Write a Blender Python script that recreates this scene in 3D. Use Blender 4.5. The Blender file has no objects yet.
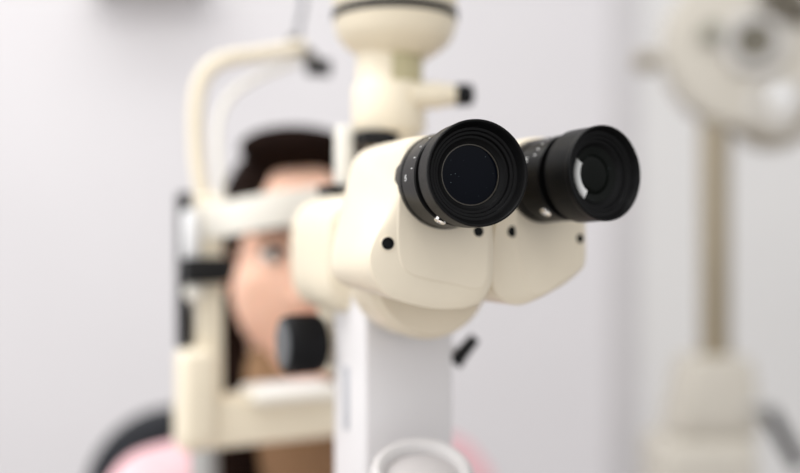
import bpy, bmesh, math, random
from mathutils import Vector, Matrix
random.seed(4)
PI = math.pi
scn = bpy.context.scene
COL = scn.collection
CAM = Vector((0, 0, 1.2))
FPX = 900.0
V = Vector

def at(u, v, Y):
    """world point seen at pixel u,v at depth Y metres"""
    return V(((u-400)/FPX*Y, Y, 1.2-(v-236.5)/FPX*Y))

def on_plane(u, v, P, n):
    D = V(((u-400)/FPX, 1, -(v-236.5)/FPX))
    return CAM + D*((P-CAM).dot(n)/D.dot(n))

# ------------------------------------------------------------------ materials
MATS = {}
def mat(name, col, rough=0.5, metal=0.0, noise=0.04, scale=30, bump=0.0, spec=0.5, coat=0.0, bscale=None, sss=0.0):
    m = bpy.data.materials.new(name); m.use_nodes = True
    nt = m.node_tree; b = nt.nodes['Principled BSDF']
    b.inputs['Roughness'].default_value = rough
    b.inputs['Metallic'].default_value = metal
    b.inputs['Specular IOR Level'].default_value = spec
    b.inputs['Coat Weight'].default_value = coat
    if sss:
        b.inputs['Subsurface Weight'].default_value = sss
        b.inputs['Subsurface Radius'].default_value = (.01, .004, .002)
        b.inputs['Subsurface Scale'].default_value = .6
    tc = nt.nodes.new('ShaderNodeTexCoord')
    nz = nt.nodes.new('ShaderNodeTexNoise'); nz.inputs['Scale'].default_value = scale
    nz.inputs['Detail'].default_value = 4
    nt.links.new(tc.outputs['Object'], nz.inputs['Vector'])
    rp = nt.nodes.new('ShaderNodeValToRGB')
    rp.color_ramp.elements[0].position = .3; rp.color_ramp.elements[1].position = .7
    rp.color_ramp.elements[0].color = tuple(c*(1-noise) for c in col) + (1,)
    rp.color_ramp.elements[1].color = tuple(min(1, c*(1+noise)) for c in col) + (1,)
    nt.links.new(nz.outputs['Fac'], rp.inputs['Fac'])
    nt.links.new(rp.outputs['Color'], b.inputs['Base Color'])
    if bump:
        n2 = nt.nodes.new('ShaderNodeTexNoise'); n2.inputs['Scale'].default_value = bscale or scale*8
        nt.links.new(tc.outputs['Object'], n2.inputs['Vector'])
        bp = nt.nodes.new('ShaderNodeBump'); bp.inputs['Strength'].default_value = bump
        bp.inputs['Distance'].default_value = .001
        nt.links.new(n2.outputs['Fac'], bp.inputs['Height'])
        nt.links.new(bp.outputs['Normal'], b.inputs['Normal'])
    MATS[name] = m
    return m

cream = mat('cream_enamel', (.80, .71, .555), .38, bump=.05, scale=25, bscale=900)
cream_soft = mat('cream_plastic', (.81, .725, .565), .45, scale=18)
cream_pale = mat('pale_cream_plastic', (.84, .81, .73), .45, scale=18)
olive = mat('olive_neck_shade', (.50, .45, .27), .5)
lilac = mat('pale_grey_enamel', (.70, .68, .68), .42, noise=.02, scale=12)
capm = mat('grey_cap_enamel', (.58, .56, .55), .45, noise=.02)
dishm = mat('dull_grey_dish', (.50, .475, .47), .5, noise=.03)
slotm = mat('grey_slot', (.42, .43, .46), .5)
rubber = mat('black_rubber', (.0040, .0040, .0042), .42, spec=.12, noise=.2, scale=200, bump=.15, bscale=2500)
blackm = mat('black_anodised', (.007, .007, .0075), .4, noise=.15, scale=120, spec=.25)
greyblack = mat('charcoal_satin', (.0048, .0045, .0045), .32, spec=.13, noise=.1, scale=90, bump=.05)
knobm = mat('black_knob_plastic', (.008, .008, .009), .45, spec=.12, noise=.1, scale=80)
knobface = mat('dark_grey_knob_face', (.09, .095, .10), .4, noise=.1, scale=80)
chrome = mat('bright_chrome', (.85, .83, .80), .16, 1.0, noise=.03)
reflectionm = mat('reflection_arc_metal', (.97, .96, .93), .32, 1.0, noise=.04)
whitepaint = mat('white_marking_paint', (.75, .75, .74), .6)
steel = mat('brushed_steel', (.42, .41, .39), .38, 1.0, noise=.08, scale=60)
tan = mat('tan_enamel', (.62, .54, .38), .45)
skin = mat('skin', (.82, .51, .375), .5, noise=.05, scale=40, sss=.15)
lipm = mat('lips', (.50, .20, .17), .4)
hairm = mat('dark_hair', (.011, .006, .0045), .8, spec=.02, noise=.4, scale=160, bump=.4, bscale=300)
shirtm = mat('pink_cotton', (.80, .50, .53), .85, noise=.05, scale=60, bump=.2, bscale=900)
brownm = mat('brown_matte', (.26, .15, .075), .9, noise=.08, scale=150)
trousm = mat('dark_denim', (.04, .05, .09), .85, noise=.15, scale=200)
eyewhite = mat('eye_white', (.8, .78, .75), .2)
iris = mat('dark_iris', (.03, .016, .01), .15)
chairm = mat('charcoal_vinyl', (.016, .018, .022), .6, spec=.2, noise=.1, scale=40)
paper = mat('white_paper', (.82, .82, .82), .8)
ph_cream = mat('ivory_enamel', (.50, .465, .40), .45, scale=10)
ph_tan = mat('brown_tan_enamel', (.27, .225, .155), .45, scale=10)
ph_grey = mat('silver_dial', (.52, .50, .47), .45, .0)
ph_dark = mat('dark_bronze_dial', (.10, .085, .06), .4)
ph_lens = mat('dull_green_lens', (.24, .23, .18), .15)
wallm = mat('white_wall_paint', (.657, .635, .643), .85, noise=.012, scale=3, bump=.05, bscale=120)
wallm2 = mat('white_wall_paint_warm', (.665, .652, .638), .85, noise=.012, scale=3)
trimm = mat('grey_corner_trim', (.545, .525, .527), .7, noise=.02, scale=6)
floorm = mat('grey_vinyl_floor', (.26, .24, .23), .5, noise=.08, scale=8)
shelfm = mat('beige_shelf_laminate', (.66, .62, .56), .5, noise=.04, scale=9)
tablem = mat('white_laminate', (.72, .71, .70), .4, noise=.02)

def lens_material(name, tint, spec=.06):
    m = bpy.data.materials.new(name); m.use_nodes = True
    nt = m.node_tree; b = nt.nodes['Principled BSDF']
    b.inputs['Roughness'].default_value = .03
    b.inputs['IOR'].default_value = 1.5; b.inputs['Specular IOR Level'].default_value = spec
    b.inputs['Coat Weight'].default_value = .0
    b.inputs['Coat Tint'].default_value = (.6, .75, 1, 1)
    tc = nt.nodes.new('ShaderNodeTexCoord')
    vo = nt.nodes.new('ShaderNodeTexVoronoi'); vo.inputs['Scale'].default_value = 420
    nt.links.new(tc.outputs['Object'], vo.inputs['Vector'])
    rp = nt.nodes.new('ShaderNodeValToRGB')
    rp.color_ramp.elements[0].position = .045; rp.color_ramp.elements[0].color = (.12, .16, .17, 1)
    rp.color_ramp.elements[1].position = .08; rp.color_ramp.elements[1].color = tint + (1,)
    nt.links.new(vo.outputs['Distance'], rp.inputs['Fac'])
    nt.links.new(rp.outputs['Color'], b.inputs['Base Color'])
    return m
lensL = lens_material('coated_lens_blue', (.002, .003, .006))
lensR = lens_material('coated_lens_green', (.003, .004, .003), .09)

# ------------------------------------------------------------------ object helpers
def fin(bm, sharp=38):
    bmesh.ops.recalc_face_normals(bm, faces=bm.faces[:])
    for f in bm.faces: f.smooth = True
    lim = math.radians(sharp)
    for e in bm.edges:
        if len(e.link_faces) == 2:
            e.smooth = e.calc_face_angle(0) < lim
        else:
            e.smooth = False

def root_of(o):
    while o.parent: o = o.parent
    return o

def obj(name, bm, m, parent=None, sharp=38, label=None):
    """world-space bmesh -> one mesh object, under parent if given"""
    fin(bm, sharp)
    org = V((0, 0, 0))
    if parent is not None: org = root_of(parent).location.copy()
    bmesh.ops.translate(bm, verts=bm.verts[:], vec=-org)
    me = bpy.data.meshes.new(name); bm.to_mesh(me); bm.free()
    me.materials.append(m)
    o = bpy.data.objects.new(name, me); COL.objects.link(o)
    if parent is not None: o.parent = parent
    if label: o['label'] = label
    return o

def thing(name, loc, label, cat, group=None):
    o = bpy.data.objects.new(name, None); COL.objects.link(o)
    o.empty_display_size = .02
    o.location = loc; o['label'] = label; o['category'] = cat
    if group: o['group'] = group
    return o

def structure(name, bm, m):
    o = obj(name, bm, m); o['kind'] = 'structure'
    return o

def add_loops(bm, loops, cap0=True, cap1=True, closed=True):
    vs = [[bm.verts.new(p) for p in L] for L in loops]
    n = len(vs[0])
    for a, b in zip(vs[:-1], vs[1:]):
        for i in range(n if closed else n-1):
            j = (i+1) % n
            try: bm.faces.new((a[i], a[j], b[j], b[i]))
            except ValueError: pass
    if cap0: bm.faces.new(vs[0])
    if cap1: bm.faces.new(vs[-1][::-1])
    return vs

def frame(axis, up=V((0, 0, 1))):
    a = axis.normalized()
    if abs(a.dot(up)) > .99: up = V((0, 1, 0))
    r = up.cross(a).normalized()
    return r, a.cross(r).normalized(), a     # right, up, axis

def add_lathe(bm, C, axis, prof, n=64, a0=None, a1=None):
    """prof: list of (distance along axis, radius); radius 0 at ends closes"""
    r, u, a = frame(axis)
    part = a0 is not None
    cnt = n+1 if part else n
    rings = []
    for t, rad in prof:
        if rad < 1e-7 and not part:
            rings.append([bm.verts.new(C+a*t)]); continue
        rings.append([])
        for k in range(cnt):
            th = (a0+(a1-a0)*k/n) if part else 2*PI*k/n
            rings[-1].append(bm.verts.new(C + a*t + (r*math.cos(th)+u*math.sin(th))*rad))
    def face(*f):
        try: bm.faces.new(f)
        except ValueError: pass
    for A, B in zip(rings[:-1], rings[1:]):
        if len(A) == 1 and len(B) == 1: continue
        for k in range(cnt-1 if part else cnt):
            j = (k+1) % cnt
            if len(A) == 1: face(A[0], B[j], B[k])
            elif len(B) == 1: face(A[k], A[j], B[0])
            else: face(A[k], A[j], B[j], B[k])

def add_cyl(bm, C, axis, r, L, n=32, bev=None):
    """closed cylinder from C along axis with rounded rims"""
    b = bev if bev is not None else min(r, L)*.12
    add_lathe(bm, C, axis, [(0, 0), (0, r-b), (b*.3, r-b*.3), (b, r), (L-b, r), (L-b*.3, r-b*.3), (L, r-b), (L, 0)], n)

def catmull(P, n, closed=False):
    out = []
    m = len(P)
    for i in range(m if closed else m-1):
        p0 = P[(i-1) % m] if closed or i > 0 else P[0]
        p1 = P[i]; p2 = P[(i+1) % m]
        p3 = P[(i+2) % m] if closed or i+2 < m else P[-1]
        for k in range(n):
            t = k/n
            out.append(0.5*((2*p1)+(p2-p0)*t+(2*p0-5*p1+4*p2-p3)*t*t+(3*p1-p0-3*p2+p3)*t**3))
    if not closed: out.append(P[-1].copy())
    return out

def add_tube(bm, pts, r, n=14, smooth=6, taper=None):
    P = catmull([V(p) for p in pts], smooth) if smooth and len(pts) > 2 else [V(p) for p in pts]
    loops = []
    prev = None
    for i, p in enumerate(P):
        d = (P[min(i+1, len(P)-1)]-P[max(i-1, 0)]).normalized()
        if prev is None:
            s = d.cross(V((0, 0, 1)))
            if s.length < .05: s = d.cross(V((0, 1, 0)))
        else:
            s = prev - d*prev.dot(d)
        s.normalize(); prev = s
        w = d.cross(s)
        rr = r if taper is None else r+(taper-r)*i/(len(P)-1)
        loops.append([p+(s*math.cos(2*PI*k/n)+w*math.sin(2*PI*k/n))*rr for k in range(n)])
    add_loops(bm, loops)

def add_box(bm, C, X, Y, Z, sx, sy, sz, bev=.003, seg=3):
    """box centred at C with half-axes along X,Y,Z (unit) and full sizes"""
    vs = []
    tmp = bmesh.new()
    for k in range(8):
        a, b, c = (k & 1)-.5, ((k >> 1) & 1)-.5, ((k >> 2) & 1)-.5
        vs.append(tmp.verts.new(C+X*a*sx+Y*b*sy+Z*c*sz))
    for f in ((0, 1, 3, 2), (4, 5, 7, 6), (0, 1, 5, 4), (2, 3, 7, 6), (0, 2, 6, 4), (1, 3, 7, 5)):
        tmp.faces.new([vs[i] for i in f])
    bmesh.ops.recalc_face_normals(tmp, faces=tmp.faces[:])
    if bev:
        bmesh.ops.bevel(tmp, geom=tmp.edges[:], offset=bev, segments=seg, affect='EDGES', profile=.5)
    me = bpy.data.meshes.new('tmp'); tmp.to_mesh(me); tmp.free()
    bm.from_mesh(me); bpy.data.meshes.remove(me)

_SPH = {}
def add_ell(bm, C, X, Y, Z, rx, ry, rz, nu=24, nv=16):
    if (nu, nv) not in _SPH:
        _SPH[nu, nv] = [[(math.sin(PI*j/nv)*math.cos(2*PI*i/nu), math.sin(PI*j/nv)*math.sin(2*PI*i/nu), math.cos(PI*j/nv)) for i in range(nu)] for j in range(1, nv)]
    X, Y, Z = X*rx, Y*ry, Z*rz
    nvx = bm.verts.new
    top, bot = nvx(C+Z), nvx(C-Z)
    R = [[nvx(C+X*a+Y*b+Z*c) for a, b, c in ring] for ring in _SPH[nu, nv]]
    nf = bm.faces.new
    for i in range(nu):
        j = (i+1) % nu
        nf((top, R[0][i], R[0][j])); nf((bot, R[-1][j], R[-1][i]))
        for A, B in zip(R[:-1], R[1:]): nf((A[i], B[i], B[j], A[j]))

ZV = V((0, 0, 1))
def horiz(yaw):  # right, forward(into scene)
    y = math.radians(yaw)
    return V((math.cos(y), math.sin(y), 0)), V((-math.sin(y), math.cos(y), 0))
R25, F25 = horiz(25)
R22, F22 = horiz(22)

# ------------------------------------------------------------------ the room
WALL_Y = 2.35
EX, EY = V((1, 0, 0)), V((0, 1, 0))
def slab(name, x0, x1, y0, y1, z0, z1, m, bev=0):
    bm = bmesh.new()
    add_box(bm, V(((x0+x1)/2, (y0+y1)/2, (z0+z1)/2)), EX, EY, ZV, x1-x0, y1-y0, z1-z0, bev)
    return structure(name, bm, m)
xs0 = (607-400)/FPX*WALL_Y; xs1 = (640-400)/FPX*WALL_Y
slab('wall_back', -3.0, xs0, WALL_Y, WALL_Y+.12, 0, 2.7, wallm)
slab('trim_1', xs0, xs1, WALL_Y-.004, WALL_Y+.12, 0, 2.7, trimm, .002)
slab('wall_right', xs1, 3.0, WALL_Y, WALL_Y+.12, 0, 2.7, wallm2)
slab('floor', -3.0, 3.0, -2.0, WALL_Y, -.05, 0, floorm)
slab('baseboard_back', -3.0, xs0, WALL_Y-.015, WALL_Y, 0, .09, trimm, .003)
slab('baseboard_right', xs1, 3.0, WALL_Y-.015, WALL_Y, 0, .09, trimm, .003)

# shelf on the wall, only its underside edge dips into the frame
bm = bmesh.new()
x0, x1 = (72-400)/FPX*2.2, (193-400)/FPX*2.2
zb = 1.2+(236.5+16)/FPX*2.30
add_box(bm, V(((x0+x1)/2, WALL_Y-.11, zb+.02)), EX, EY, ZV, x1-x0, .22, .04, .003)
sh = obj('wall_shelf', bm, shelfm)
sh['label'] = 'beige wall shelf on the white wall at the top edge above the patient'
sh['category'] = 'shelf'
for x in (x0+.06, x1-.02):
    bm = bmesh.new(); add_box(bm, V((x, WALL_Y-.08, zb-.004)), EX, EY, ZV, .02, .16, .012, .002)
    obj('bracket', bm, steel, sh)

# ------------------------------------------------------------------ instrument table (below the frame)
TC = V((-.02, .56, 0)); TT = .72
table = thing('instrument_table', TC, 'white laminate table that carries the cream microscope and the chin rest', 'table')
bm = bmesh.new(); add_box(bm, TC+ZV*(TT-.015), R25, F25, ZV, .62, .50, .03, .008); obj('table_top', bm, tablem, table)
for sd in (-1, 1):
    bm = bmesh.new(); add_box(bm, TC+R25*sd*.28+ZV*.36, R25, F25, ZV, .04, .07, .69, .006); lg = obj('leg', bm, steel, table)
    bm = bmesh.new(); add_box(bm, TC+R25*sd*.28+ZV*.0175, R25, F25, ZV, .05, .50, .035, .008); obj('foot', bm, tablem, lg)

# ------------------------------------------------------------------ slit lamp microscope
SB = V((.02, .49, TT))
slit = thing('slit_lamp_microscope', SB, 'cream slit lamp microscope with two black eyepieces and a pale grey column', 'microscope')

def tube_axis(yaw, pitch=1.6):
    y, p = math.radians(yaw), math.radians(pitch)
    return V((math.sin(y)*math.cos(p), -math.cos(y)*math.cos(p), math.sin(p)))

CL, aL = at(478.5, 172.8, .346), tube_axis(17.5)
CR, aR = at(606, 173, .377), tube_axis(30.7)

def closed_curve(P, n=6):
    return catmull(P, n, True)

def housing(C, a, plate, edge, back, tp, te, tb, label):
    """prism housing lofted from its flat front plate back to its rounded rear"""
    P0 = C-a*tp
    A = closed_curve([on_plane(u, v, P0, a) for u, v in plate])
    B = closed_curve([on_plane(u, v, C-a*te, a) for u, v in edge])
    D = closed_curve([on_plane(u, v, C-a*tb, a) for u, v in back])
    cA = sum(A, V())/len(A); cB = sum(B, V())/len(B); cD = sum(D, V())/len(D)
    mix = lambda L, M, t: [p.lerp(q, t) for p, q in zip(L, M)]
    sc = lambda L, c, s, off: [c+(p-c)*s+off for p in L]
    bm = bmesh.new()
    loops = [sc(A, cA, .3, V()), sc(A, cA, .965, V()), sc(A, cA, .99, -a*.0005), mix(A, B, .06), mix(A, B, .5)]
    loops[3] = [p-a*.0006 for p in loops[3]]
    loops += [mix(A, B, .93), sc(B, cB, .998, -a*.0006), mix(B, D, .05), mix(B, D, .3), mix(B, D, .65), mix(B, D, .92), D,
              sc(D, cD, .985, -a*.005), sc(D, cD, .94, -a*.010), sc(D, cD, .8, -a*.0145), sc(D, cD, .4, -a*.016)]
    add_loops(bm, loops)
    h = obj('prism_housing', bm, cream, slit, 60, label)
    wn = h.modifiers.new('wn', 'WEIGHTED_NORMAL'); wn.mode = 'FACE_AREA'; wn.weight = 100; wn.keep_sharp = True
    return h, B

plateL = [(400,190),(398,215),(398,240),(401,262),(409,273),(425,279),(455,285),(477,290),(486,284),(489,268),(489,225),(487,165),(472,140),(430,140),(408,155)]
edgeL = [(397,185),(389,212),(375,238),(369,258),(374,279),(391,298),(436,309.5),(474,306),(489,291),(493,268),(493,225),(490,160),(470,134),(430,135),(405,143)]
backL = [(356,158),(349,180),(341,215),(333,255),(335,276),(352,288),(400,296),(440,296),(455,285),(458,268),(458,225),(455,170),(440,145),(402,141),(369,148)]
housL, _ = housing(CL, aL, plateL, edgeL, backL, .038, .0405, .096, None)
plateR = [(516,212),(515,235),(518,255),(524,275),(530,292),(540,296),(560,284.5),(577,271),(583,262),(584,240),(583,215),(581,180),(570,150),(545,142),(522,160)]
edgeR = [(500,205),(495,230),(491,255),(491,280),(499,298),(522,305),(560,287),(579,272),(585,263),(586,240),(585,215),(583,180),(572,148),(540,137),(512,148)]
P = [on_plane(u, v, CR-aR*.0450, aR) for u, v in edgeR]
cP = sum(P, V())/len(P)
Q = [cP+(p-cP)*.92-aR*.047+V((-.004, 0, 0)) for p in P]
# same projection back to pixel space keeps one code path for both housings
def px(p): return (400+FPX*p.x/p.y, 236.5-FPX*(p.z-1.2)/p.y)
housR, _ = housing(CR, aR, plateR, edgeR, [px(q) for q in Q], .042, .0450, .092, None)

from mathutils.bvhtree import BVHTree
def bvh(o):
    L = root_of(o).location
    return BVHTree.FromPolygons([v.co+L for v in o.data.vertices], [tuple(p.vertices) for p in o.data.polygons])
def screw(u, v, r, parent, tree):
    C, n, _, _ = tree.ray_cast(CAM, V(((u-400)/FPX, 1, -(v-236.5)/FPX)).normalized())
    if n.y > 0: n = -n
    bm = bmesh.new()
    add_lathe(bm, C, n, [(-.001, r*1.35), (.0002, r*1.3), (.0003, r*1.2), (.0002, r*1.12), (-.001, r*1.08)], 28)
    rim = obj('screw_recess', bm, cream, parent)
    bm = bmesh.new()
    add_lathe(bm, C, n, [(-.002, 0), (-.002, r*1.12), (.0001, r*1.12), (.0003, r*.9), (.0004, r*.4), (.0004, 0)], 28)
    obj('screw_head', bm, rubber, rim)
tL, tR = bvh(housL), bvh(housR)
screw(388, 243.5, .0024, housL, tL)
screw(478.5, 231.5, .0020, housL, tL)
screw(512.5, 231.5, .0023, housR, tR)
screw(580, 238.5, .0020, housR, tR)

# ---- eyepieces
def frame_of(a):
    r, u, _ = frame(a)
    return r, u

def eyepiece(C, a, barrel_prof, cup_prof, lens_prof, lensmat, screw_ang, screw_t, screw_r, marks, tag):
    b = a*-1
    bm = bmesh.new(); add_lathe(bm, C, b, barrel_prof, 96)
    barrel = obj('eyepiece', bm, greyblack, slit, 30)
    bm = bmesh.new(); add_lathe(bm, C, b, cup_prof, 96)
    cup = obj('eyecup', bm, rubber, barrel, 30)
    bm = bmesh.new(); add_lathe(bm, C, b, lens_prof, 64)
    obj('eye_lens', bm, lensmat, barrel, 60)
    r, u = frame_of(a)
    # set screw
    d = (r*math.cos(screw_ang)+u*math.sin(screw_ang))
    bm = bmesh.new()
    base = C+b*screw_t+d*screw_r; k = 1.35
    add_lathe(bm, base, d, [(-.003, 0), (-.003, .0019*k), (.0009, .0019*k), (.0014, .0014*k), (.0015, .0008*k), (.0010, .0005*k), (.0010, 0)], 24)
    obj('set_screw', bm, chrome, barrel)
    # dioptre scale: short ticks round the collar
    rad, t0 = marks['r'], marks['t']
    bm = bmesh.new()
    for k, ang in enumerate(marks['ticks']):
        dd = r*math.cos(ang)+u*math.sin(ang); tt = a.cross(dd).normalized()
        add_box(bm, C+b*(t0+.0004*0)+dd*rad, tt, b, dd, .00035, .0016, .0003, 0)
    sc_ = obj('dioptre_scale', bm, whitepaint, barrel)
    # the number 5, wrapped on the collar
    cu = bpy.data.curves.new('digit', 'FONT'); cu.body = '5'; cu.size = .0036; cu.align_x = 'CENTER'; cu.extrude = .0001
    to = bpy.data.objects.new('digit', cu); COL.objects.link(to)
    dg = bpy.context.evaluated_depsgraph_get(); me = bpy.data.meshes.new_from_object(to.evaluated_get(dg))
    bpy.data.objects.remove(to); bpy.data.curves.remove(cu)
    bm = bmesh.new(); bm.from_mesh(me); bpy.data.meshes.remove(me)
    for v in bm.verts:
        ang = marks['digit'] - v.co.y/rad       # reads upright from the side
        dd = r*math.cos(ang)+u*math.sin(ang)
        v.co = C+b*(marks['td']-v.co.x*1.5)+dd*(rad+.0001+v.co.z)
    obj('dioptre_number', bm, whitepaint, barrel)
    return barrel, cup

mm = .001
barrelL = [(10.6*mm, .011), (10.6*mm, .0178), (12.2*mm, .0176), (12.4*mm, .0160), (18.4*mm, .0160), (18.6*mm, .0188), (19.2*mm, .0193),
           (34.2*mm, .0195), (34.5*mm, .0192), (35*mm, .0192), (35.3*mm, .0197), (39*mm, .0199), (40*mm, .0196), (44*mm, .0196), (44*mm, .004)]
cupL = [(12.0*mm, .0120), (11.4*mm, .0184), (11.2*mm, .0198), (10.8*mm, .0202), (9.8*mm, .0201), (9.4*mm, .0202), (3*mm, .0201), (2.6*mm, .0202), (.9*mm, .0203), (.2*mm, .0202),
        (-.1*mm, .0199), (-.1*mm, .0195), (.2*mm, .0192), (.8*mm, .0189), (3.0*mm, .0180), (4*mm, .0176), (4.1*mm, .0167), (4.3*mm, .0165), (5.0*mm, .0162), (5.1*mm, .0153),
        (5.3*mm, .0151), (6.5*mm, .0148), (6.6*mm, .0139), (6.8*mm, .0137), (7.9*mm, .0126), (8.1*mm, .0121), (9*mm, .0119)]
lensLp = [(9.6*mm, .0119), (8.7*mm, .0119), (8.2*mm, .010), (7.8*mm, .0075), (7.55*mm, .0045), (7.45*mm, .002), (7.4*mm, 0)]
deg = math.radians
K = lambda P: [(t, r*1.03) for t, r in P]
marksL = dict(r=.0200, t=.0222, ticks=[deg(a) for a in (112, 127, 142, 157, 170)], digit=deg(183), td=.0290)
barL, cupobjL = eyepiece(CL, aL, K(barrelL), K(cupL), K(lensLp), lensL, deg(243), .0190, .0193, marksL, 'L')
# right one: same build, dioptre ring screwed further out
barrelR = [(12*mm, .011), (12*mm, .0176), (16*mm, .0176), (16.3*mm, .0160), (21*mm, .0160), (21.2*mm, .0186), (21.8*mm, .0190),
           (36*mm, .0191), (36.6*mm, .0186), (37.4*mm, .0186), (38*mm, .0192), (47*mm, .0193), (51*mm, .0190), (51*mm, .004)]
cupR = [(p[0]*(1.42 if p[0] > .009 else 1), p[1]) for p in cupL[:7]] + [(9.0*mm, .0193), (8.7*mm, .0190), (8.3*mm, .0193), (6.4*mm, .0194), (6.1*mm, .0192), (5.8*mm, .0195)] + cupL[7:13] + [(3*mm, .0181), (3.3*mm, .0165), (4*mm, .0160), (4.1*mm, .0150), (5*mm, .0146), (5.1*mm, .0136), (5.6*mm, .0130), (6.2*mm, .0123), (6.6*mm, .0119), (9*mm, .0118)]
lensRp = [(8*mm, .0119), (6.5*mm, .0119), (6.7*mm, .0108), (7.1*mm, .0095), (7.3*mm, .0085), (6.7*mm, .0080), (6.3*mm, .006), (6.1*mm, .003), (6.05*mm, 0)]
marksR = dict(r=.0191, t=.026, ticks=[deg(a) for a in (100, 110, 120, 130, 140, 150)], digit=deg(160), td=.031)
barR, cupobjR = eyepiece(CR, aR, barrelR, cupR, lensRp, lensR, deg(232), .0250, .0188, marksR, 'R')
# thin lens ring, then a bright metal arc added as a lens reflection
bm = bmesh.new(); add_lathe(bm, CL, aL*-1, [(8.7*mm, .0122), (8.2*mm, .01215), (8.15*mm, .0118), (8.6*mm, .0117)], 64)
obj('lens_ring', bm, mat('dark_brass_ring', (.05, .042, .03), .35), barL)
rR, uR = frame_of(aR)
bm = bmesh.new()
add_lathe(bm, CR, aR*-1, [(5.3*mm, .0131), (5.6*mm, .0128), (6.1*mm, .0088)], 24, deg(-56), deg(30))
obj('reflection_arc', bm, reflectionm, barR, 60, 'bright arc shaped as a lens reflection inside the right eyecup')

# ---- bridge, mounting drum, microscope body
bm = bmesh.new()
add_box(bm, at(487, 238, .452), R25, F25, ZV, .046, .050, .048, .010, 5)
obj('binocular_bridge', bm, cream, slit, 50)
DC = at(434, 272, .436)
bm = bmesh.new()
add_lathe(bm, DC, F22, [(0, 0), (0, .0300), (.0006, .0307), (.0035, .0315), (.0040, .0326), (.0060, .0332), (.030, .0332), (.034, .0326), (.034, 0)], 72)
drum = obj('mounting_drum', bm, cream, slit)
BCn = at(354, 253, .532)
bm = bmesh.new()
def squircle(C, w, h, e, n=64):
    out = []
    for k in range(n):
        c, q = math.cos(2*PI*k/n), math.sin(2*PI*k/n)
        out.append(C+R22*math.copysign(abs(c)**(2/e), c)*w+ZV*math.copysign(abs(q)**(2/e), q)*h)
    return out
add_loops(bm, [squircle(BCn+F22*t, w, h, e) for t, w, h, e in ((-.050, .027, .026, 3), (-.047, .031, .031, 3.2), (-.038, .0335, .0335, 3.4), (.018, .0335, .0335, 3.4), (.028, .031, .031, 3.2), (.034, .026, .026, 2.8), (.038, .0225, .0225, 2.2), (.060, .0215, .0215, 2), (.063, .019, .019, 2))])
body = obj('microscope_body', bm, cream_soft, slit)
# flat black clamp on top of the body and its pale post
bm = bmesh.new(); add_box(bm, at(334, 190, .53), R25, F25, ZV, .014, .022, .006, .0015); obj('mirror_clamp', bm, blackm, slit)
bm = bmesh.new(); add_box(bm, at(344, 158, .535), R25, F25, ZV, .009, .012, .038, .002); obj('mirror_post', bm, cream_pale, slit)

# ---- magnification knob on the left of the body
KC = at(316, 343, .512)
bm = bmesh.new()
rib = 40
add_lathe(bm, KC, R25*-1, [(-.004, 0), (-.004, .012), (-.002, .0155), (0, .0160), (.017, .0160), (.019, .0152), (.0195, .0140), (.0195, .0132)], 80)
kn = obj('control_knob', bm, knobm, slit)
bm = bmesh.new(); add_lathe(bm, KC, R25*-1, [(.0188, .0134), (.0199, .0132), (.0203, .012), (.0203, 0)], 48)
obj('knob_face', bm, knobface, kn)
bm = bmesh.new()
for k in range(rib):
    th = 2*PI*k/rib; r_, u_, _ = frame(R25*-1)
    d = r_*math.cos(th)+u_*math.sin(th)
    add_box(bm, KC-R25*.0085+d*.0160, R25, d, R25.cross(d), .0150, .0012, .0011, .0002, 1)
obj('knob_grip', bm, knobm, kn)
bm = bmesh.new(); add_cyl(bm, KC+R25*.002, R25, .006, .035, 24); obj('knob_shaft', bm, cream_soft, slit)
# cream gearbox that the knob turns in
bm = bmesh.new(); add_box(bm, at(338, 330, .53), R25, F25, ZV, .016, .034, .052, .005, 4); obj('knob_gearbox', bm, cream_soft, slit)

# ---- the pale grey support arm
AC = at(365, 300, .462); AC.z = 0
armX, armF = R25, F25
ax, ay = .0515, .046
zt, zb_ = 1.2-(278-236.5)/FPX*.47, 1.02
ctr = V((AC.x, AC.y, (zt+zb_)/2))+armX*ax/2+armF*ay/2
bm = bmesh.new(); add_box(bm, ctr, armX, armF, ZV, ax, ay, zt-zb_, .0022, 3)
arm = obj('support_arm', bm, lilac, slit)
bm = bmesh.new(); add_box(bm, V((AC.x, AC.y, 1.2-(398-236.5)/FPX*.485))+armF*.025-armX*.0002, armX, armF, ZV, .0016, .006, .034, .0005)
obj('arm_slot', bm, slotm, arm)
bm = bmesh.new()
Lc = at(466, 351, .50)
add_tube(bm, [Lc+V((-.030, .006, -.002)), Lc+V((-.012, .003, 0)), Lc+V((-.003, 0, .001))], .0018, 10, 3); 
lev = obj('lock_lever', bm, lilac, slit)
bm = bmesh.new(); add_tube(bm, [Lc+V((-.0065, 0, -.007)), Lc+V((-.002, 0, -.001)), Lc+V((.005, -.001, .0075))], .0046, 14, 4, .0032)
obj('lever_grip', bm, blackm, lev)
# domed pivot cap in front of the arm
PC = at(422, 476, .425)
pax = V((.03, -.42, .906)).normalized()
bm = bmesh.new()
add_lathe(bm, PC, pax, [(-.050, 0), (-.050, .020), (-.012, .0235), (-.004, .0245), (-.001, .0248), (.0022, .0243), (.0042, .0228), (.0046, .0212), (.0036, .0194), (.0012, .0182), (-.0015, .0177), (-.0015, .005)], 72)
cap = obj('pivot_cap', bm, capm, slit)
bm = bmesh.new()
add_lathe(bm, PC, pax, [(-.0018, .0179), (-.0012, .0177), (-.0006, .016), (.0008, .010), (.0012, .004), (.0012, 0)], 64)
obj('cap_dish', bm, dishm, cap)
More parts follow.
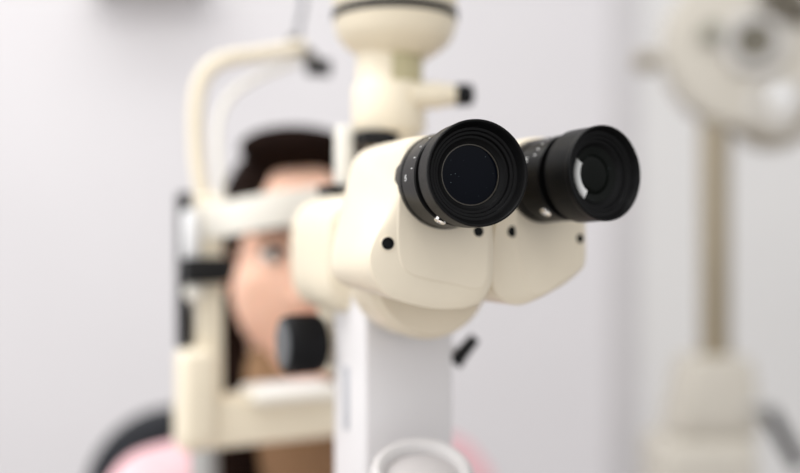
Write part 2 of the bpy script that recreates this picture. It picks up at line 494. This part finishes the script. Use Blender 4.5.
# lower carriage (below the frame)
bm = bmesh.new(); add_box(bm, V((ctr.x, ctr.y-.01, .985)), armX, armF, ZV, .075, .10, .07, .008); obj('carriage', bm, lilac, slit)
bm = bmesh.new(); add_cyl(bm, V((ctr.x, ctr.y, TT+.06)), ZV, .03, .21, 32); obj('column', bm, steel, slit)
bm = bmesh.new(); add_box(bm, V((ctr.x, ctr.y-.02, TT+.033)), armX, armF, ZV, .16, .20, .066, .012); obj('base', bm, cream_soft, slit)

# ---- illumination tower
TX, TY = (389-400)/FPX*.55, .55
S = FPX/TY
zz = lambda v: 1.2-(v-236.5)/S
def tower(name, prof, m, parent, n=64, a0=None, a1=None, sharp=38):
    bm = bmesh.new()
    add_lathe(bm, V((TX, TY, 0)), ZV, [(zz(v), r/S) for v, r in prof], n, a0, a1)
    return obj(name, bm, m, parent, sharp)
neck = tower('lamp_tower', [(300, 0), (300, 20), (160, 20), (134, 32), (133, 35.5), (131, 36.5), (90, 36.5), (86, 34), (84, 32.5), (54, 32.5), (50, 33), (40, 33), (40, 0)], cream_soft, slit)
lampX = TX+6/S
def lamp(name, prof, m, parent):
    bm = bmesh.new()
    add_lathe(bm, V((lampX, TY, 0)), ZV, [(zz(v), r/S) for v, r in prof], 72)
    return obj(name, bm, m, parent)
head = lamp('lamp_housing', [(58, 0), (58, 34), (55, 38), (50, 46), (44, 53), (36, 58.5), (23, 61), (21.5, 61.5), (21.5, 0)], cream_soft, slit)
lamp('lamp_ring', [(22, 40), (22, 61.8), (21, 62.8), (13.6, 62.8), (13, 61.8), (13, 40)], blackm, head)
lamp('lamp_cap', [(13.2, 0), (13.2, 60.5), (11.5, 61.5), (-60, 61.5), (-75, 56), (-82, 40), (-84, 0)], cream_soft, head)
tower('neck_shade_panel', [(55.5, 31), (55.5, 33.6), (85, 33.6), (85, 31), (55.5, 31)], olive, neck, 24, deg(-84), deg(12))  # added curved panel, its olive colour stands in for shade on the neck
bm = bmesh.new(); add_box(bm, V((TX-.009, TY-.012, zz(142))), R25, F25, ZV, .024, .024, .0095, .002); obj('tower_clamp', bm, blackm, neck)
kc = V((TX+.012, TY-.012, zz(99)))
kd = (at(462, 95, .545)-kc).normalized()
Lk = (at(453, 95, .545)-kc).length
bm = bmesh.new(); add_lathe(bm, kc, kd, [(0, 0), (0, .0080), (Lk*.72, .0078), (Lk*.76, .0068), (Lk, .0066), (Lk, 0)], 32); kshaft = obj('filter_shaft', bm, cream_soft, slit)
bm = bmesh.new(); add_cyl(bm, kc+kd*(Lk-.0005), kd, .0066, .0122, 32, .0015); obj('filter_knob', bm, knobm, kshaft)

# ------------------------------------------------------------------ chin rest
QB = at(205, 300, .68)
chin = thing('chin_rest', V((QB.x+.09, QB.y+.04, TT)), 'cream head and chin rest frame in front of the patient, left of the microscope', 'chin rest')
UL = V((QB.x, QB.y, 0)); UR = UL+R25*.178
zat = lambda v, Y: 1.2-(v-236.5)/FPX*Y
bm = bmesh.new()
add_box(bm, UL+ZV*(zat(200, .68)+zat(392, .68))/2+R25*.002, R25, F25, ZV, .021, .020, zat(192, .68)-zat(395, .68), .005, 4)
obj('upright', bm, cream_soft, chin)
bm = bmesh.new()
add_box(bm, UR+ZV*(zat(215, .76)+zat(392, .76))/2, R25, F25, ZV, .021, .020, zat(215, .76)-zat(395, .76), .005, 4)
obj('upright', bm, cream_soft, chin)
# arch tube carrying the fixation lamp
bm = bmesh.new()
add_tube(bm, [at(205, 205, .68), at(199, 175, .68), at(196, 140, .68), at(196, 108, .68), at(200, 84, .682), at(211, 67, .685), at(229, 58.5, .69), at(255, 55, .698), at(282, 51, .707), at(304, 47, .714)], .0057, 16, 6)
obj('arch_tube', bm, cream_soft, chin)
bm = bmesh.new()
add_tube(bm, [at(222, 200, .675), at(219, 170, .675), at(217, 140, .676), at(220, 115, .68), at(231, 95, .686), at(252, 80, .696), at(278, 69, .707), at(300, 60, .714)], .0028, 12, 6)
obj('fixation_arm', bm, cream_pale, chin)
jp = at(303, 50, .714)
bm = bmesh.new(); add_tube(bm, [jp+V((-.011, 0, .008)), jp+V((.002, 0, -.002)), jp+V((.009, 0, -.009))], .0052, 16, 3)
jo = obj('joint', bm, ph_dark, chin, label='dark swivel joint')
bm = bmesh.new(); add_cyl(bm, at(306, 67, .714), V((.97, .22, 0)), .0066, .0195, 24); obj('fixation_lamp', bm, blackm, chin)
bm = bmesh.new(); add_tube(bm, [at(298, 43, .714), at(299, 25, .712), at(303, 5, .71), at(304, -25, .71), at(318, -60, .72), at(350, -72, .735), at(395, -40, .75), at(408, 60, .757), at(409, 160, .757), at(412, 220, .757)], .0026, 10, 6)
obj('lamp_cable', bm, mat('grey_cable', (.30, .30, .32), .5), chin)
# height scale and clamp on the left upright
bm = bmesh.new(); add_box(bm, at(183.5, 270, .672), R25, F25, ZV, .0090, .014, .116, .002); obj('height_rail', bm, blackm, chin)
bm = bmesh.new(); add_box(bm, at(206, 270, .668), R25, F25, ZV, .036, .024, .0195, .003); clampo = obj('clamp_block', bm, blackm, chin)
bm = bmesh.new(); add_lathe(bm, at(191, 237, .664), ZV, [(-.0205, 0), (-.0205, .0045), (-.017, .0066), (.017, .0066), (.0205, .0045), (.0205, 0)], 28); obj('clamp_handle', bm, paper, clampo, label='white clamp handle')
bm = bmesh.new(); add_ell(bm, at(194, 292, .664), EX, EY, ZV, .0075, .0075, .0075); obj('clamp_ball', bm, cream_pale, clampo)
# forehead band
def strap(bm, pts, h, th):
    P = catmull([V(p) for p in pts], 6)
    loops = []
    for i, p in enumerate(P):
        d = (P[min(i+1, len(P)-1)]-P[max(i-1, 0)]); d.z = 0; d.normalize()
        nrm = V((d.y, -d.x, 0))
        prof = [(-1, -.8), (-.8, -1), (.8, -1), (1, -.8), (1, .8), (.8, 1), (-.8, 1), (-1, .8)]
        loops.append([p+nrm*a*th/2+ZV*b*h/2 for a, b in prof])
    add_loops(bm, loops)
bm = bmesh.new()
strap(bm, [at(203, 221, .672), at(224, 219, .672), at(250, 214, .668), at(280, 209, .670), at(310, 205, .680), at(345, 202, .700), at(385, 204, .73), at(413, 212, .748)], .0265, .006)
obj('forehead_band', bm, cream_pale, chin)
# chin bar
c0 = at(191, 414, .676); c1 = at(372, 414, .745)
cd = (c1-c0); cd.z = 0; L_ = cd.length; cd.normalize(); cn = V((-cd.y, cd.x, 0))
bm = bmesh.new(); add_box(bm, (c0+c1)/2, cd, cn, ZV, L_+.022, .030, .039, .007, 5); obj('chin_bar', bm, cream_soft, chin)
bm = bmesh.new(); add_box(bm, at(196, 396, .668), cd, cn, ZV, .027, .030, .072, .008, 5); obj('bar_end', bm, cream_soft, chin)
bm = bmesh.new(); add_box(bm, at(290, 391, .700), cd, cn, ZV, .070, .045, .011, .005, 4); cup = obj('chin_cup', bm, cream_pale, chin)
bm = bmesh.new(); add_box(bm, at(290, 384.5, .700), cd, cn, ZV, .055, .036, .0014, .0005, 2); obj('paper_sheet', bm, paper, cup)
for q in (UL, UR):
    bm = bmesh.new(); add_cyl(bm, V((q.x, q.y, TT)), ZV, .011, zat(425, .69)-TT, 28, .001); obj('post', bm, steel, chin)

# ------------------------------------------------------------------ patient
HC = V((-.085, .80, 1.183))
fr, ff_ = horiz(12); ff = ff_*-1      # camera-right, facing
def hp(x, y, z): return HC+fr*x+ff*y+ZV*z
person = thing('person', V((-.10, .98, 0)), 'dark-haired person in pink, brown at the neck, with face in the chin rest behind the microscope', 'person')
bm = bmesh.new()
E = lambda x, y, z, a, b, c: add_ell(bm, hp(x, y, z), fr, ff, ZV, a, b, c)
E(0, -.015, .030, .070, .085, .070)         # cranium
E(0, .030, .020, .060, .050, .058)          # forehead
E(0, .026, -.030, .065, .054, .060)         # cheeks
E(0, .038, -.072, .034, .036, .034)         # chin and jaw
for s in (-1, 1):
    E(s*.039, .005, -.044, .021, .042, .032)   # jaw corners
    E(s*.036, .052, -.022, .020, .018, .018)   # cheek bones
    E(s*.030, .066, .017, .020, .010, .007)    # brow ridge
    E(s*.071, -.012, -.008, .006, .016, .028)  # ears
    E(s*.010, .083, -.034, .008, .009, .007)   # nostril wings
E(0, .083, -.004, .008, .012, .024)          # nose bridge
E(0, .092, -.028, .0095, .012, .011)         # nose tip
E(0, .072, -.055, .020, .012, .008); E(0, .070, -.065, .018, .012, .008)   # lip mounds
def limb(p, q, r0, r1, k=14):
    for i in range(k+1):
        t = i/k; r = r0+(r1-r0)*t
        add_ell(bm, V(p).lerp(V(q), t), EX, EY, ZV, r, r, r, 14, 10)
BX, BY = -.095, .90                          # shoulder centre
pr, pf = horiz(14); pf = pf*-1
def bp_(x, y, z): return V((BX, BY, 0))+pr*x+pf*y+ZV*z
limb(bp_(0, .02, .94), hp(0, -.01, -.05), .056, .050, 10)      # neck
for s in (-1, 1):
    limb(bp_(0, 0, .965), bp_(s*.142, -.005, .938), .055, .048, 8)
    limb(bp_(s*.150, 0, .928), bp_(s*.205, .03, .765), .046, .036)
    limb(bp_(s*.205, .03, .765), bp_(s*.215, .24, .748), .035, .024)
    limb(bp_(s*.085, -.04, .56), bp_(s*.11, .34, .53), .082, .056)
    limb(bp_(s*.11, .34, .53), bp_(s*.10, .36, .09), .054, .036)
    limb(bp_(s*.10, .34, .065), bp_(s*.11, .50, .035), .034, .030, 8)
    # hand resting: palm and five fingers
    H0 = bp_(s*.215, .275, .744)
    limb(bp_(s*.215, .24, .748), H0, .024, .022, 4)
    limb(H0, H0+pf*.045, .022, .020, 5)
    for q, (dx, ln) in enumerate(((-.027, .062), (-.009, .072), (.009, .075), (.026, .064))):
        f0 = H0+pf*.052+pr*dx*.75
        limb(f0, f0+pf*ln*.5+ZV*.004, .0085, .008, 5); limb(f0+pf*ln*.5+ZV*.004, f0+pf*ln-ZV*.006, .008, .0068, 5)
    th0 = H0+pr*(-s*.020)
    limb(th0, th0+pf*.040-pr*s*.020, .0105, .009, 6); limb(th0+pf*.040-pr*s*.020, th0+pf*.066-pr*s*.022, .009, .0075, 5)
for z, rx, ry in ((.56, .155, .10), (.62, .140, .10), (.68, .130, .095), (.74, .130, .095), (.80, .140, .10), (.86, .150, .105), (.90, .150, .095)):
    add_ell(bm, bp_(0, -.01, z), pr, pf, ZV, rx, ry, .07)

def remeshed(bm, name, voxel, it):
    me = bpy.data.meshes.new(name); bm.to_mesh(me); bm.free()
    o = bpy.data.objects.new(name, me); COL.objects.link(o)
    m = o.modifiers.new('r', 'REMESH'); m.mode = 'VOXEL'; m.voxel_size = voxel
    s = o.modifiers.new('s', 'SMOOTH'); s.iterations = it; s.factor = .5
    dg = bpy.context.evaluated_depsgraph_get()
    me2 = bpy.data.meshes.new_from_object(o.evaluated_get(dg))
    bpy.data.objects.remove(o); bpy.data.meshes.remove(me)
    out = bmesh.new(); out.from_mesh(me2); bpy.data.meshes.remove(me2)
    return out
bodyo = obj('body', remeshed(bm, 'body', .0042, 5), skin, person, 80)
# face parts
for s in (-1, 1):
    bm = bmesh.new(); add_ell(bm, hp(s*.031, .0640, .002), fr, ff, ZV, .0125, .0105, .0075); ey = obj('eye', bm, eyewhite, person)
    bm = bmesh.new(); add_ell(bm, hp(s*.031, .0725, .002), fr, ff, ZV, .0048, .0028, .0046); obj('iris', bm, iris, ey)
    bm = bmesh.new(); add_tube(bm, [hp(s*.014, .0775, .018), hp(s*.030, .0775, .024), hp(s*.047, .066, .019)], .0028, 8, 5); obj('eyebrow', bm, hairm, person)
    bm = bmesh.new(); add_tube(bm, [hp(s*.020, .0735, .005), hp(s*.031, .0765, .0105), hp(s*.042, .069, .005)], .0017, 8, 5); obj('eyelash', bm, hairm, person)
bm = bmesh.new(); add_ell(bm, hp(0, .0805, -.055), fr, ff, ZV, .019, .006, .0045); add_ell(bm, hp(0, .0790, -.0645), fr, ff, ZV, .016, .006, .0052); obj('mouth', bm, lipm, person)
# hair: cap over the skull, swept to the sides, and the length down the back
bm = bmesh.new()
E(.003, -.034, .040, .076, .086, .074)
E(-.036, .006, .044, .034, .050, .036)
E(.036, .010, .060, .038, .052, .038); E(-.010, .028, .092, .050, .042, .020); E(-.050, .022, .036, .020, .038, .032); E(.056, .022, .046, .020, .038, .032)
E(-.064, -.045, .010, .018, .038, .052); E(.064, -.045, .010, .018, .038, .052)
E(0, -.075, -.03, .070, .045, .09)
E(-.040, -.002, .036, .034, .060, .046); E(-.062, -.030, .022, .021, .040, .042); E(.062, -.030, .022, .021, .040, .042)
for s in (-1, 1):
    a_, b_, c_ = hp(s*.068, -.062, -.01), hp(s*.076, -.046, -.080), hp(s*.054, -.012, -.128)
    limb(a_, b_, .026, .027, 10); limb(b_, c_, .027, .026, 9); limb(c_, bp_(s*.066, .045, .93), .026, .022, 9)
    limb(hp(s*.05, -.07, -.02), bp_(s*.06, -.075, .90), .034, .028, 14)
obj('hair', remeshed(bm, 'hair', .005, 5), hairm, person, 80)
# shirt, trousers, shoes
bm = bmesh.new()
for s in (-1, 1):
    limb(bp_(s*.055, .0, .962), bp_(s*.142, -.005, .944), .055, .053, 8)
    limb(bp_(s*.150, 0, .933), bp_(s*.197, .022, .80), .053, .049)
limb(bp_(-.06, -.02, .955), bp_(.06, -.02, .955), .054, .054, 8)
limb(bp_(-.075, .030, .895), bp_(.075, .030, .895), .058, .058, 10)
for s in (-1, 1): limb(bp_(s*.085, .020, .915), bp_(s*.125, .0, .935), .050, .052, 6)
for z, rx, ry in ((.60, .152, .112), (.66, .146, .110), (.72, .142, .108), (.78, .148, .110), (.84, .158, .116), (.885, .158, .105)):
    add_ell(bm, bp_(0, -.01, z), pr, pf, ZV, rx, ry, .07)
obj('shirt', remeshed(bm, 'shirt', .006, 4), shirtm, person, 80)
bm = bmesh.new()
limb(bp_(0, .012, .945), hp(0, -.004, -.112), .060, .055, 14)  # brown cover from the upper chest up to the chin
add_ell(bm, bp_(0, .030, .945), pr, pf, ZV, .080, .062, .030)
obj('neck_cover', remeshed(bm, 'inner', .005, 4), brownm, person, 80, 'brown cover at the neck above the pink shirt')
bm = bmesh.new()
add_ell(bm, bp_(0, -.02, .565), pr, pf, ZV, .168, .118, .092)
for s in (-1, 1):
    limb(bp_(s*.085, -.04, .565), bp_(s*.11, .34, .535), .092, .066)
    limb(bp_(s*.11, .345, .53), bp_(s*.10, .36, .12), .064, .050)
obj('trousers', remeshed(bm, 'trousers', .007, 4), trousm, person, 80)
for s in (-1, 1):
    bm = bmesh.new()
    add_ell(bm, bp_(s*.105, .42, .030), pr, pf, ZV, .045, .125, .030); add_ell(bm, bp_(s*.10, .36, .055), pr, pf, ZV, .043, .055, .050)
    obj('shoe', remeshed(bm, 'shoe', .006, 3), chairm, person, 80)

# ------------------------------------------------------------------ patient chair
CB = V((-.138, 1.00, 0))
chair = thing('patient_chair', CB, 'charcoal upholstered chair with rounded backrest behind the pink shoulder', 'chair')
cr, cf = horiz(14); cf = cf*-1
bc = CB-cf*.075
def rrect(w, h, r, y, sc):
    out = []
    for sx, sz, a in ((1, 1, 0), (-1, 1, 90), (-1, -1, 180), (1, -1, 270)):
        for k in range(9):
            th = math.radians(a+11.25*k)
            out.append(bc+cr*(sx*(w/2-r)+r*math.cos(th))*sc+cf*y+ZV*(.752+(sz*(h/2-r)+r*math.sin(th))*sc))
    return out
bm = bmesh.new(); add_loops(bm, [rrect(.42, .50, .10, y, q) for y, q in ((-.028, .88), (-.026, .94), (-.018, .985), (-.008, 1), (.008, 1), (.018, .985), (.026, .94), (.028, .88))])
obj('backrest', bm, chairm, chair)
bm = bmesh.new(); add_box(bm, CB+cf*.16+ZV*.40, cr, cf, ZV, .48, .42, .08, .030, 6); obj('seat', bm, chairm, chair)
bm = bmesh.new(); add_tube(bm, [CB-cf*.03+ZV*.385, CB-cf*.125+ZV*.42, CB-cf*.12+ZV*.70], .018, 16, 5); obj('back_bracket', bm, steel, chair)
bm = bmesh.new(); add_cyl(bm, CB+cf*.16+ZV*.04, ZV, .035, .33, 28); obj('pedestal', bm, steel, chair)
bm = bmesh.new(); add_lathe(bm, CB+cf*.16, ZV, [(0, 0), (0, .24), (.012, .24), (.035, .06), (.05, .05), (.05, 0)], 48); obj('base', bm, steel, chair)

# ------------------------------------------------------------------ round instrument on a post at the right
PD = 1.5
ph = thing('phoropter', V((at(712, 473, PD).x, PD+.02, 0)), 'round ivory eye-testing instrument with silver dials on a brown post, right side', 'eye instrument')
sP = FPX/PD
nD = V((-.10, -.99, .03)).normalized()
def disc(u, v, Y, prof, m, name, parent, n=64, label=None):
    bm = bmesh.new(); add_lathe(bm, at(u, v, Y), nD, [(t, r/sP) for t, r in prof], n)
    return obj(name, bm, m, parent, 38, label)
hd = disc(754, 44, PD, [(-.05, 0), (-.05, 80), (-.045, 88), (.010, 88), (.018, 84), (.020, 78), (.020, 0)], ph_cream, 'head_disc', ph, 96)
lb = disc(776, 106, PD, [(-.045, 0), (-.045, 38), (-.04, 42), (.008, 42), (.014, 40), (.016, 36), (.016, 0)], ph_cream, 'head_lobe', ph)
d1 = disc(753, 42, PD-.02, [(-.004, 0), (-.004, 32), (.010, 32), (.014, 29), (.014, 17), (.004, 16), (.004, 0)], ph_grey, 'dial', ph)
disc(753, 42, PD-.024, [(0, 6), (0, 19), (.012, 19), (.016, 17), (.010, 9.5), (.004, 6)], ph_dark, 'eye_port', d1)
disc(753, 42, PD-.026, [(.000, 0), (.000, 10), (.004, 9.5), (.006, 0)], ph_lens, 'port_lens', d1)
d2 = disc(775, 106, PD-.016, [(0, 0), (0, 28), (.012, 28), (.016, 26), (.016, 20), (.010, 19), (.010, 0)], ph_grey, 'dial', ph)
disc(775, 106, PD-.014, [(0, 0), (0, 38), (.008, 38), (.010, 36), (.010, 0)], ph_tan, 'dial_rim', d2)
disc(779, 99, PD-.026, [(0, 0), (0, 11), (.012, 11), (.016, 8), (.016, 0)], paper, 'dial_knob', d2)
disc(711, 33, PD-.02, [(0, 0), (0, 11), (.008, 11), (.010, 9), (.010, 0)], ph_lens, 'small_dial', ph)
disc(779, 4, PD-.02, [(0, 0), (0, 22), (.014, 22), (.018, 18), (.018, 12), (.012, 11), (.012, 0)], ph_dark, 'turret', ph)
disc(800, 14, PD-.02, [(0, 0), (0, 12), (.012, 12), (.014, 10), (.014, 0)], ph_dark, 'turret_knob', ph)
bm = bmesh.new(); add_tube(bm, [at(672, 60, PD+.01), at(650, 62, PD+.01)], .006, 12, 0); st = obj('side_stem', bm, ph_cream, ph)
bm = bmesh.new(); add_cyl(bm, at(655, 62, PD+.01), V((-1, 0, 0)), .0160, .032, 28); obj('side_knob', bm, ph_tan, st)
bm = bmesh.new()
pc = at(715, 300, PD+.02)
add_cyl(bm, V((pc.x, pc.y, 1.2-(378-236.5)/sP)), ZV, 15.5/sP, (378-80)/sP, 40, .002); obj('post', bm, ph_tan, ph)
def ring_box(u0, u1, v, Y, dy):
    x0, x1 = (u0-400)/FPX*PD, (u1-400)/FPX*PD
    z = 1.2-(v-236.5)/sP; r = .012
    out = []
    for cx, cy, a in ((x1-r, Y+dy-r, 0), (x0+r, Y+dy-r, 90), (x0+r, Y-dy+r, 180), (x1-r, Y-dy+r, 270)):
        for k in range(5):
            th = math.radians(a+22.5*k); out.append(V((cx+r*math.cos(th), cy+r*math.sin(th), z)))
    return out
bm = bmesh.new()
add_loops(bm, [ring_box(692, 742, 356, PD+.02, .04), ring_box(686, 748, 359, PD+.02, .05), ring_box(683, 750, 372, PD+.02, .055), ring_box(674, 752, 415, PD+.02, .06), ring_box(671, 752, 430, PD+.02, .06), ring_box(676, 749, 434, PD+.02, .055)])
obj('bracket_box', bm, ph_cream, ph)
bm = bmesh.new()
add_loops(bm, [ring_box(676, 748, 434, PD+.02, .055), ring_box(659, 746, 442, PD+.02, .075), ring_box(655, 746, 450, PD+.02, .08), ring_box(655, 746, 560, PD+.02, .08), ring_box(660, 740, 566, PD+.02, .07)])
obj('lower_box', bm, ph_cream, ph)
bm = bmesh.new(); add_cyl(bm, V((pc.x, pc.y, .03)), ZV, .035, 1.2-(566-236.5)/sP-.03, 32); obj('column', bm, ph_cream, ph)
bm = bmesh.new(); add_lathe(bm, V((pc.x, pc.y, 0)), ZV, [(0, 0), (0, .22), (.02, .22), (.04, .06), (.05, .04), (.05, 0)], 48); obj('base', bm, ph_cream, ph)
bm = bmesh.new(); add_tube(bm, [at(742, 408, PD-.03), at(757, 408, PD-.04), at(770, 411, PD-.04)], .008, 12, 3); jn = obj('handle_joint', bm, steel, ph)
bm = bmesh.new(); add_tube(bm, [at(768, 411, PD-.04), at(783, 437, PD-.04), at(800, 466, PD-.04)], .0130, 16, 3); obj('handle', bm, blackm, jn, label='black handle rod')

# ------------------------------------------------------------------ light
def area(name, loc, target, sx, sy, power, col=(1, 1, 1)):
    l = bpy.data.lights.new(name, 'AREA'); l.shape = 'RECTANGLE'; l.size = sx; l.size_y = sy; l.energy = power; l.color = col
    o = bpy.data.objects.new(name, l); COL.objects.link(o); o.location = loc
    o.rotation_euler = (V(target)-V(loc)).to_track_quat('-Z', 'Y').to_euler()
    return o
area('window_daylight', (-2.1, .0, 1.85), (0, .75, 1.1), 1.5, 1.6, 15, (1, .99, .98))
area('ceiling_light', (-.75, .18, 2.65), (-.55, .5, 0), 1.2, .6, 22, (1, .985, .965))
area('ceiling_light', (-1.0, 1.6, 2.68), (-1.0, 1.8, 0), 1.2, .6, 7, (1, .985, .965))
# soft room light: bright ceiling and window side, darker towards the floor
w = bpy.data.worlds.new('world'); scn.world = w; w.use_nodes = True
nt = w.node_tree; bg = nt.nodes['Background']
tc = nt.nodes.new('ShaderNodeTexCoord'); sx = nt.nodes.new('ShaderNodeSeparateXYZ')
nt.links.new(tc.outputs['Generated'], sx.inputs[0])
def mapr(sock, a, b, c, d):
    m = nt.nodes.new('ShaderNodeMapRange'); m.interpolation_type = 'SMOOTHSTEP'
    for k, v in zip((1, 2, 3, 4), (a, b, c, d)): m.inputs[k].default_value = v
    nt.links.new(sock, m.inputs[0]); return m.outputs[0]
ad = nt.nodes.new('ShaderNodeMath'); ad.operation = 'ADD'
nt.links.new(mapr(sx.outputs['Z'], -.4, .75, .30, .80), ad.inputs[0])
nt.links.new(mapr(sx.outputs['X'], .3, -.9, .0, .25), ad.inputs[1])
ad2 = nt.nodes.new('ShaderNodeMath'); ad2.operation = 'ADD'
nt.links.new(ad.outputs[0], ad2.inputs[0])
nt.links.new(mapr(sx.outputs['Y'], .2, -.9, .0, .60), ad2.inputs[1])
nt.links.new(ad2.outputs[0], bg.inputs['Strength'])
bg.inputs['Color'].default_value = (.985, .985, 1, 1)

# ------------------------------------------------------------------ camera
cam = bpy.data.cameras.new('camera'); co = bpy.data.objects.new('camera', cam); COL.objects.link(co)
co.location = CAM; co.rotation_euler = (PI/2, 0, 0)
cam.sensor_width = 36; cam.lens = 36*FPX/800; cam.clip_start = .01
cam.dof.use_dof = True; cam.dof.focus_distance = .350
cam.dof.aperture_fstop = cam.lens/15.3; cam.dof.aperture_blades = 0
scn.camera = co
scn.view_settings.view_transform = 'Standard'; scn.view_settings.look = 'None'
scn.view_settings.exposure = 0.0; scn.view_settings.gamma = 1
scn.view_settings.use_curve_mapping = False
